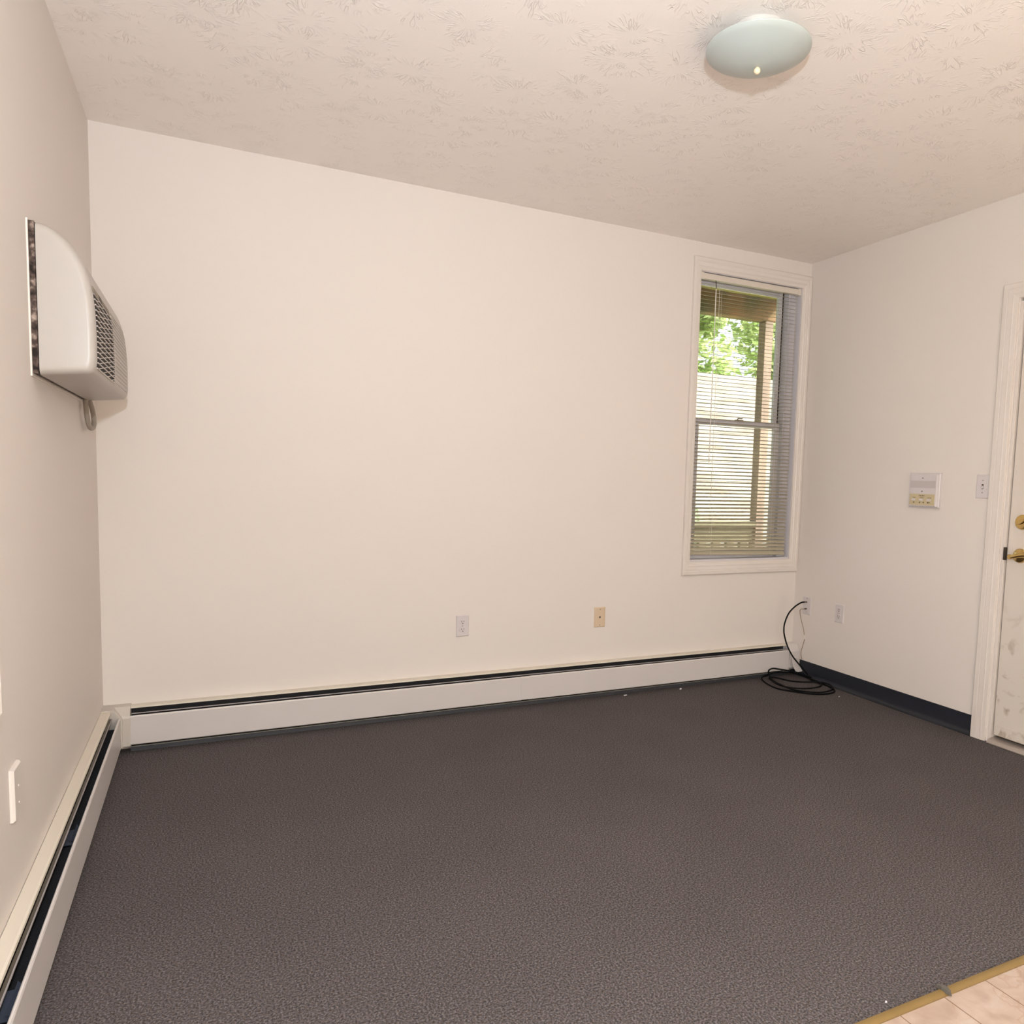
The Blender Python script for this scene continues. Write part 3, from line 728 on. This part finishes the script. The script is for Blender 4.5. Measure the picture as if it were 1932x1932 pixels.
# ------------------------------------------------------------------ intercom
t = thing('intercom', (W, -0.9585, 1.244), RIGHT, 'white wall intercom with a beige button panel on the right wall', 'intercom')
b = MB(); a_, h_ = 0.098, 0.0955
def stepped(m, w0, h0, w1, h1, d0, d1):
    vs = [(-w0, -d0, -h0), (w0, -d0, -h0), (w0, -d0, h0), (-w0, -d0, h0), (-w1, -d1, -h1), (w1, -d1, -h1), (w1, -d1, h1), (-w1, -d1, h1)]
    return m.add(vs, [(3, 2, 1, 0), (4, 5, 6, 7)]+[(k, (k+1) % 4, 4+(k+1) % 4, 4+k) for k in range(4)])
stepped(b, a_, h_, a_, h_, 0, 0.008); stepped(b, a_-0.003, h_-0.003, a_-0.008, h_-0.007, 0.008, 0.014); stepped(b, a_-0.012, h_-0.009, a_-0.017, h_-0.012, 0.014, 0.024)
b.build('housing', M_white, t)
FX = 0.079
MB().box(-FX, FX-0.002, -0.0252, -0.023, 0.013, 0.052).build('speaker_grille', M_interspk, t)
for z_ in (0.066, -0.0055): disc(t, -0.004, z_, 0.0032, -0.0240, M_ink, 'screw')
pn = MB().box(-FX-0.001, FX-0.002, -0.0256, -0.022, -0.0795, -0.0195).build('button_panel', M_interbeige, t, bevel=0.0006)
for x in (-0.052, -0.003, 0.044):
    MB().box(x-0.0115, x+0.0115, -0.0310, -0.0250, -0.0565, -0.0455).build('button', M_white, pn, bevel=0.0012)
def text(s, size, x, z_, y, m_, par, nm):
    c = bpy.data.curves.new('t', 'FONT'); c.body = s; c.size = size; c.align_x = 'CENTER'; c.extrude = 0.0002
    to = bpy.data.objects.new('t', c); COL.objects.link(to)
    dg = bpy.context.evaluated_depsgraph_get(); me = bpy.data.meshes.new_from_object(to.evaluated_get(dg))
    bpy.data.objects.remove(to, do_unlink=True)
    for v in me.vertices: v.co = Vector((v.co.x, 0, v.co.y)) + Vector((0, -v.co.z, 0))
    me.name = nm; me.materials.clear(); me.materials.append(m_)
    ob = bpy.data.objects.new(nm, me); COL.objects.link(ob); ob.parent = par; ob.location = (x, y, z_)
    return ob
text('PACIFIC', 0.0105, -0.002, -0.0325, -0.0258, M_ink, pn, 'lettering')
text('TALK', 0.0080, -0.050, -0.0428, -0.0258, M_ink, pn, 'lettering')
text('LISTEN', 0.0080, -0.002, -0.0428, -0.0258, M_ink, pn, 'lettering')
text('DOOR', 0.0085, 0.046, -0.0428, -0.0258, M_ink, pn, 'lettering')
for x in (-0.050, -0.013, 0.010):
    MB().lathe([(0.0036, 0), (0.0036, 0.0006), (0, 0.0006)], lambda a, b, h: (x+a, -0.0256-h, -0.066+b), 12).build('button_symbol', M_ink, pn)
MB().lathe([(0.0040, 0), (0.0040, 0.0006), (0, 0.0006)], lambda a, b, h: (0.038+a, -0.0256-h, -0.066+b), 12).box(0.040, 0.053, -0.0262, -0.0256, -0.0674, -0.0646).build('key_symbol', M_ink, pn)

# ------------------------------------------------------------------ air conditioner on the left wall
AY0, AL = -1.266, 0.968
ac = thing('air_conditioner', (0, AY0, 0), LEFT, 'white through-wall air conditioner with a curved front high on the left wall', 'air conditioner')
MB().box(0, AL, -0.0045, 0, 1.496, 1.9135).build('mount_flange', M_acplate, ac, bevel=0.001)
MB().box(0.006, AL-0.006, -0.0175, -0.0045, 1.5045, 1.909).build('foam_gasket', M_gasket, ac)
FRONT = [(0.020, 1.9085), (0.036, 1.9075), (0.050, 1.903), (0.068, 1.891), (0.084, 1.8765), (0.098, 1.862), (0.110, 1.8465), (0.121, 1.827), (0.131, 1.803), (0.139, 1.775), (0.145, 1.744), (0.149, 1.708), (0.151, 1.668), (0.152, 1.625), (0.152, 1.58), (0.1515, 1.55), (0.149, 1.533), (0.144, 1.521), (0.136, 1.5145), (0.120, 1.5115), (0.080, 1.5075), (0.020, 1.5015)]
def dprof(z_):
    for (d0, z0), (d1, z1) in zip(FRONT, FRONT[1:]):
        if z1 <= z_ <= z0: return d0+(d1-d0)*(z0-z_)/(z0-z1)
    return 0.15
def ring(x, ins):
    zc, hz = 1.705, 0.205; out = []
    for d, z_ in FRONT:
        nd = d-ins*min(1, (d-0.02)/0.05) if d > 0.02 else d
        nz_ = z_-ins*(z_-zc)/hz
        out.append((x, -max(nd, 0.018), nz_))
    return out
m = MB(); secs = [(0.004, 0.020), (0.0045, 0.013), (0.008, 0.0065), (0.014, 0.0022), (0.022, 0.0)]
xs = secs+[(x, 0.0) for x in (0.3, 0.6)]+[(AL-x, i) for x, i in ((0.075, 0.0), (0.050, 0.0012), (0.032, 0.0048), (0.018, 0.011), (0.008, 0.020), (0.004, 0.030))]
vs = []; fs = []; nF = len(FRONT)
for x, i in xs: vs += ring(x, i)
for a in range(len(xs)-1):
    for k in range(nF-1): fs.append((a*nF+k, a*nF+k+1, (a+1)*nF+k+1, (a+1)*nF+k))
    fs.append((a*nF+nF-1, a*nF, (a+1)*nF, (a+1)*nF+nF-1))
fs += [tuple(range(nF)), tuple(range((len(xs)-1)*nF, len(xs)*nF))]
cov = m.add(vs, fs).build('cover', M_ac, ac, smooth=True)
# intake grille on the front
GX0, GX1, GZ0, GZ1 = 0.030, 0.455, 1.5330, 1.7400
def face_strip(mb, x0, z0, x1, z1, wz, off, th):
    """a bar on the curved front from (x0,z0) to (x1,z1), wz high"""
    n = 6; vs = []; fs = []
    for k in range(n+1):
        u = k/n; x = x0+(x1-x0)*u; z_ = z0+(z1-z0)*u
        for dz, dd in ((-wz/2, off), (wz/2, off), (wz/2, off+th), (-wz/2, off+th)):
            vs.append((x, -(dprof(z_+dz)+dd), z_+dz))
    for k in range(n):
        for q in range(4):
            fs.append((k*4+q, k*4+(q+1) % 4, k*4+4+(q+1) % 4, k*4+4+q))
    fs += [(0, 1, 2, 3), (n*4+3, n*4+2, n*4+1, n*4)]
    mb.add(vs, fs)
g = MB(); nz_ = 14; vs = []; fs = []
for k in range(nz_+1):
    z_ = GZ0+(GZ1-GZ0)*k/nz_
    for x in (GX0, GX1): vs.append((x, -(dprof(z_)+0.0006), z_))
for k in range(nz_): fs.append((k*2, k*2+1, k*2+3, k*2+2))
for k in range(nz_+1):
    x, y, z_ = vs[k*2]; 
gv = vs+[(x, y+0.004, z_) for x, y, z_ in vs]; n0 = len(vs)
fs2 = fs+[tuple(n0+i for i in f_)[::-1] for f_ in fs]
for k in range(nz_):
    fs2 += [(k*2, k*2+2, n0+k*2+2, n0+k*2), (k*2+1, n0+k*2+1, n0+k*2+3, k*2+3)]
fs2 += [(0, n0, n0+1, 1), (nz_*2, nz_*2+1, n0+nz_*2+1, n0+nz_*2)]
g.add(gv, fs2); gr = g.build('intake_grille', M_grille_dark, cov)
bars = MB(); pitch = 0.0147; nrow = int((GZ1-GZ0)/pitch)+1
for k in range(nrow+1):
    z_ = min(GZ0+k*pitch, GZ1)
    face_strip(bars, GX0, z_, GX1+0.012, z_, 0.0028, 0.0004, 0.003)
for k in range(nrow):
    z_ = GZ0+k*pitch; zt = min(z_+pitch, GZ1)
    if zt <= z_: continue
    for c in range(-1, 5):
        x0 = GX0+0.02+c*0.105+(0.0 if k % 2 else 0.0); x1 = x0+0.10
        a0, a1 = max(x0, GX0), min(x1, GX1)
        if a1-a0 < 0.02: continue
        f0, f1 = (a0-x0)/(x1-x0), (a1-x0)/(x1-x0)
        face_strip(bars, a0, z_+(zt-z_)*f0, a1, z_+(zt-z_)*f1, 0.0022, 0.0004, 0.0028)
bars.build('lattice_bars', M_grille_bar, gr)
st = MB(); face_strip(st, GX0+0.002, 1.7515, 0.395, 1.7515, 0.0155, 0.0006, 0.0026)
rs = st.build('control_recess', M_recess, cov)
sw = MB(); face_strip(sw, 0.150, 1.7515, 0.205, 1.7515, 0.0150, 0.0012, 0.0026); sw.build('switch', M_slot, rs)
rd = MB()
for k in range(17):
    face_strip(rd, GX1+0.02, GZ0+k*pitch*0.96+0.006, AL-0.09, GZ0+k*pitch*0.96+0.006, 0.0012, 0.0001, 0.0012)
rd.build('louver_ridges', M_ac, cov)
# looped power cord below the far end
pts = spline([(0.86, -0.016, 1.520), (0.855, -0.018, 1.485), (0.862, -0.020, 1.440), (0.890, -0.022, 1.408), (0.926, -0.024, 1.398), (0.964, -0.026, 1.402), (0.995, -0.026, 1.420), (1.005, -0.024, 1.446), (0.985, -0.022, 1.478), (0.955, -0.018, 1.505), (0.945, -0.016, 1.520)], 8)
MB().tube(pts, 0.0088, 10).build('power_cord', M_cord, ac, smooth=True)

# ------------------------------------------------------------------ ceiling light
CL = (1.991, -1.795)
t = thing('ceiling_light', (CL[0], CL[1], H), 0, 'round frosted glass ceiling light, switched off', 'ceiling light')
Lf = lambda x, y, h: (x, y, h)
MB().lathe([(0.080, 0.0), (0.080, -0.010), (0.074, -0.022), (0.060, -0.058), (0.0, -0.058)], Lf, 64).build('ceiling_pan', M_pan, t, smooth=True)
gp = [(0.1605, -0.0585), (0.1613, -0.0605), (0.1605, -0.0625)]
for k in range(1, 13):
    u = k/12; r = 0.158*(1-u); gp.append((max(r, 0.0), -0.064-0.048*(1-(r/0.158)**2)))
gin = [(0.155, -0.062)]
MB().lathe([(0.0, -0.0575), (0.155, -0.0575)]+gp, Lf, 96).build('glass_shade', M_frost, t, smooth=True)
MB().lathe([(0.0, -0.108), (0.005, -0.108), (0.005, -0.114)]+[(0.0105*sin(pi*k/10), -0.1215+0.0105*cos(pi*k/10)) for k in range(2, 11)], Lf, 24).build('finial', M_finial, t, smooth=True)

# ------------------------------------------------------------------ cables in the corner
cx = thing('coaxial_cable', (W, -0.12, 0), 0, 'thick black coaxial cable running from the cable plate into a coil on the carpet', 'cable')
O = Vector((W, -0.12, 0))
run = [(3.908, -0.121, 0.4945), (3.893, -0.122, 0.4945), (3.866, -0.125, 0.492), (3.812, -0.130, 0.470), (3.765, -0.130, 0.430), (3.736, -0.130, 0.371), (3.731, -0.130, 0.320), (3.743, -0.130, 0.272), (3.768, -0.130, 0.215), (3.812, -0.130, 0.150), (3.862, -0.130, 0.098), (3.895, -0.142, 0.062), (3.900, -0.185, 0.030)]
A = [(3.882, -0.235, 0.0085), (3.892, -0.30, 0.006), (3.890, -0.37, 0.0055), (3.868, -0.445, 0.0055), (3.832, -0.486, 0.0055), (3.783, -0.502, 0.0055), (3.718, -0.497, 0.0055), (3.661, -0.466, 0.0055), (3.617, -0.42, 0.0055), (3.579, -0.367, 0.0055), (3.549, -0.315, 0.0055), (3.548, -0.244, 0.0055), (3.566, -0.165, 0.006), (3.585, -0.112, 0.014), (3.621, -0.097, 0.026), (3.700, -0.097, 0.036), (3.784, -0.100, 0.034), (3.862, -0.118, 0.026), (3.889, -0.170, 0.016)]
B = [(3.889, -0.230, 0.012), (3.882, -0.300, 0.0125), (3.862, -0.345, 0.0125), (3.825, -0.376, 0.012), (3.769, -0.391, 0.012), (3.702, -0.386, 0.012), (3.640, -0.357, 0.012), (3.600, -0.307, 0.013), (3.588, -0.252, 0.016), (3.608, -0.185, 0.016), (3.637, -0.121, 0.016), (3.694, -0.124, 0.012), (3.740, -0.188, 0.006), (3.799, -0.243, 0.006), (3.850, -0.285, 0.012)]
Cc = [(3.886, -0.330, 0.0165), (3.893, -0.385, 0.0165), (3.872, -0.425, 0.016), (3.835, -0.466, 0.016), (3.775, -0.490, 0.016), (3.703, -0.490, 0.016), (3.640, -0.449, 0.016), (3.594, -0.388, 0.016), (3.592, -0.294, 0.018), (3.603, -0.213, 0.020), (3.630, -0.142, 0.022), (3.652, -0.105, 0.030), (3.648, -0.100, 0.048), (3.655, -0.100, 0.062), (3.687, -0.100, 0.068), (3.739, -0.100, 0.058), (3.800, -0.108, 0.046), (3.850, -0.125, 0.036), (3.880, -0.165, 0.028), (3.887, -0.230, 0.022)]
path = spline(run+A+B+Cc, 6)
MB().tube([p-O for p in path], 0.0048, 10).build('cable_jacket', M_cable, cx, smooth=True)
MB().tube([Vector(p)-O for p in ((3.912, -0.121, 0.4945), (3.896, -0.1215, 0.4945))], 0.0058, 12).build('connector', M_connector, cx)
cw = thing('phone_wire', (W, -0.14, 0), 0, 'thin brown wire hanging from the lower port of the cable plate', 'wire')
O2 = Vector((W, -0.14, 0))
wp = spline([(3.909, -0.122, 0.4500), (3.900, -0.119, 0.4480), (3.897, -0.102, 0.4465), (3.893, -0.095, 0.440), (3.892, -0.093, 0.428), (3.894, -0.103, 0.385), (3.897, -0.128, 0.320), (3.897, -0.140, 0.275), (3.896, -0.145, 0.255), (3.896, -0.131, 0.207), (3.897, -0.118, 0.160), (3.898, -0.128, 0.118)], 6)
k0 = int(len(wp)*0.62); k1 = int(len(wp)*0.74)
MB().tube([p-O2 for p in wp], 0.0020, 8).build('wire_jacket', M_wire, cw, smooth=True)
MB().tube([p-O2 for p in wp[k0:k1]], 0.0023, 8).build('paint_sleeve', M_string, cw, smooth=True)
MB().tube([Vector(p)-O2 for p in ((3.912, -0.122, 0.4500), (3.903, -0.121, 0.4500))], 0.0042, 10).build('plug', M_slot, cw)

# ------------------------------------------------------------------ litter on the carpet
def scrap(x, y, z_, sx, sy_, rot, label, seed, m_=None, name='paper_scrap', cat='scrap', hh=0.004):
    random.seed(seed); n = 7; pts = []
    for k in range(n):
        a = 2*pi*k/n; rr = random.uniform(0.6, 1.1); pts.append((rr*cos(a)*sx, rr*sin(a)*sy_))
    vs = [(p, q, 0.0) for p, q in pts]+[(p*0.8, q*0.8, random.uniform(0.5, 1.3)*hh) for p, q in pts]
    mb = MB().add(vs, [(k, (k+1) % n, n+(k+1) % n, n+k) for k in range(n)]+[tuple(range(n-1, -1, -1)), tuple(range(n, 2*n))])
    return tag(mb.build(name, m_ or M_scrap, loc=(x, y, z_), rotz=rot), label, cat, None if m_ else 'paper litter on the carpet')
scrap(2.600, -0.083, 0.0, 0.016, 0.006, 0.2, 'small white paper curl on the carpet under the middle of the back heater', 3)
scrap(2.985, -0.086, 0.0, 0.013, 0.006, 0.5, 'white paper fleck on the carpet under the right half of the back heater', 5)
scrap(3.790, -0.565, 0.0, 0.0045, 0.003, 0.3, 'tiny white speck on the carpet in front of the cable coil', 8)
scrap(1.910, -2.563, 0.0, 0.0035, 0.0026, 0.3, 'tiny white speck on the carpet by the brown floor strip', 9)
scrap(2.072, -2.602, 0.006, 0.012, 0.024, 0.15, 'dark carpet tuft caught across the brown floor strip', 12, M_tuft, 'carpet_tuft', 'tuft', 0.010)

# ------------------------------------------------------------------ outside the back window
tag(MB().box(-6, 30, 1.9, 40, -0.9, -0.5).build('ground', M_grass), 'lawn beyond the porch', 'ground', kind='structure')
tag(MB().box(2.0, 8.0, 0.14, 1.72, -0.25, -0.12).build('porch_floor', M_deck), 'grey porch deck outside the window', 'deck', kind='structure')
post = thing('porch_post', (4.865, 1.545, -0.12), 0, 'square weathered tan porch post outside the window', 'post')
MB().box(-0.045, 0.045, -0.045, 0.045, 0, 2.79).build('shaft', M_post, post, bevel=0.004)
beam = MB().box(2.2, 4.945, 1.5, 1.59, 2.672, 2.86).build('porch_beam', M_beam, bevel=0.003)
tag(beam, 'brown mossy porch beam across the top of the window view', 'beam')
roof = MB()
for k in range(30):
    x = 2.0+k*0.1; roof.box(x, x+0.097, 0.14, 1.95, 2.861+0.004*(k % 2), 2.875+0.004*(k % 2))
tag(roof.build('porch_roof', M_roof), 'yellow-green porch roof panels above the beam', 'roof')
rl = thing('porch_railing', (2.4, 1.545, -0.12), 0, 'low olive wooden porch railing seen through the bottom slats', 'railing')
MB().box(0, 2.419, -0.045, 0.045, 0.985, 1.030).build('top_rail', M_rail, rl, bevel=0.004)
MB().box(0, 2.419, -0.012, 0.028, 0.850, 0.985).build('upper_board', M_rail, rl)
MB().box(0, 2.419, -0.02, 0.02, 0.08, 0.17).build('bottom_rail', M_rail, rl, bevel=0.004)
x = 0.055
while x < 2.36:
    MB().box(x, x+0.075, -0.012, 0.026, 0.17, 0.850).build('baluster', M_rail, rl); x += 0.1485
fe = thing('garden_fence', (4.0, 6.2, -0.5), 0, 'sun-bleached horizontal board fence across the yard', 'fence')
fb = MB()
for k in range(22):
    fb.box(0, 9.0, 0, 0.022, 0.05+k*0.156, 0.05+k*0.156+0.150)
fb.build('boards', M_fence, fe)
for x in (0.2, 2.6, 5.0, 7.4):
    MB().box(x, x+0.09, 0.023, 0.113, 0, 3.5).build('fence_post', M_fence, fe)

def foliage(name, loc, radii, n, size, m_, label, cat, trunk=None, seed=1):
    random.seed(seed)
    t = thing(name, loc, 0, label, cat, 'trees beyond the fence' if cat == 'tree' else None)
    mb = MB(); rx, ry, rz = radii
    blobs = [(random.uniform(-.6, .6)*rx, random.uniform(-.6, .6)*ry, random.uniform(-.6, .6)*rz, random.uniform(.3, .5)) for _ in range(9)]
    for _ in range(n):
        bx, by, bz, s = random.choice(blobs)
        d = Vector((random.gauss(0, 1), random.gauss(0, 1), random.gauss(0, 1))).normalized()*(random.random()**0.4)
        c = Vector((bx+d.x*rx*s, by+d.y*ry*s, bz+d.z*rz*s))
        u = Vector((random.uniform(-1, 1), random.uniform(-1, 1), random.uniform(-.6, .6))).normalized()
        v = u.orthogonal().normalized(); v.rotate(Matrix.Rotation(random.uniform(0, 6.28), 3, u))
        l = size*random.uniform(.6, 1.3)
        p = [c-u*l, c-u*l*0.2+v*l*0.42+Vector((0, 0, .1*l)), c+u*l, c-u*l*0.2-v*l*0.42+Vector((0, 0, .1*l))]
        mb.add(p, [(0, 1, 2, 3)])
    mb.build('leaves', m_, t)
    if trunk:
        MB().tube(spline([(0, 0, -trunk), (0.05, 0.02, -trunk*0.5), (0, 0.05, 0), (0.1, 0, rz*0.5)], 5), 0.12 if trunk > 1.5 else 0.03, 10).build('trunk' if trunk > 1.5 else 'stem', M_bark, t)
    return t
foliage('garden_tree', (8.75, 8.6, 4.3), (1.35, 1.1, 1.7), 4600, 0.10, M_leafA, 'bright sunlit tree filling the upper window view', 'tree', 4.8, 3)
foliage('garden_tree', (12.1, 9.8, 4.0), (1.5, 1.2, 1.9), 4600, 0.10, M_leafA, 'green tree behind the porch post, right of the brightest tree', 'tree', 4.4, 4)
foliage('garden_tree', (7.0, 11.4, 4.4), (1.6, 1.1, 1.7), 3200, 0.10, M_leafB, 'grey-green tree at the left edge of the window view', 'tree', 4.95, 5)
foliage('garden_shrub', (6.35, 5.0, 0.55), (0.55, 0.45, 0.65), 1300, 0.05, M_leafB, 'grey-green shrub by the fence, low at the left of the window', 'shrub', 1.05, 6)
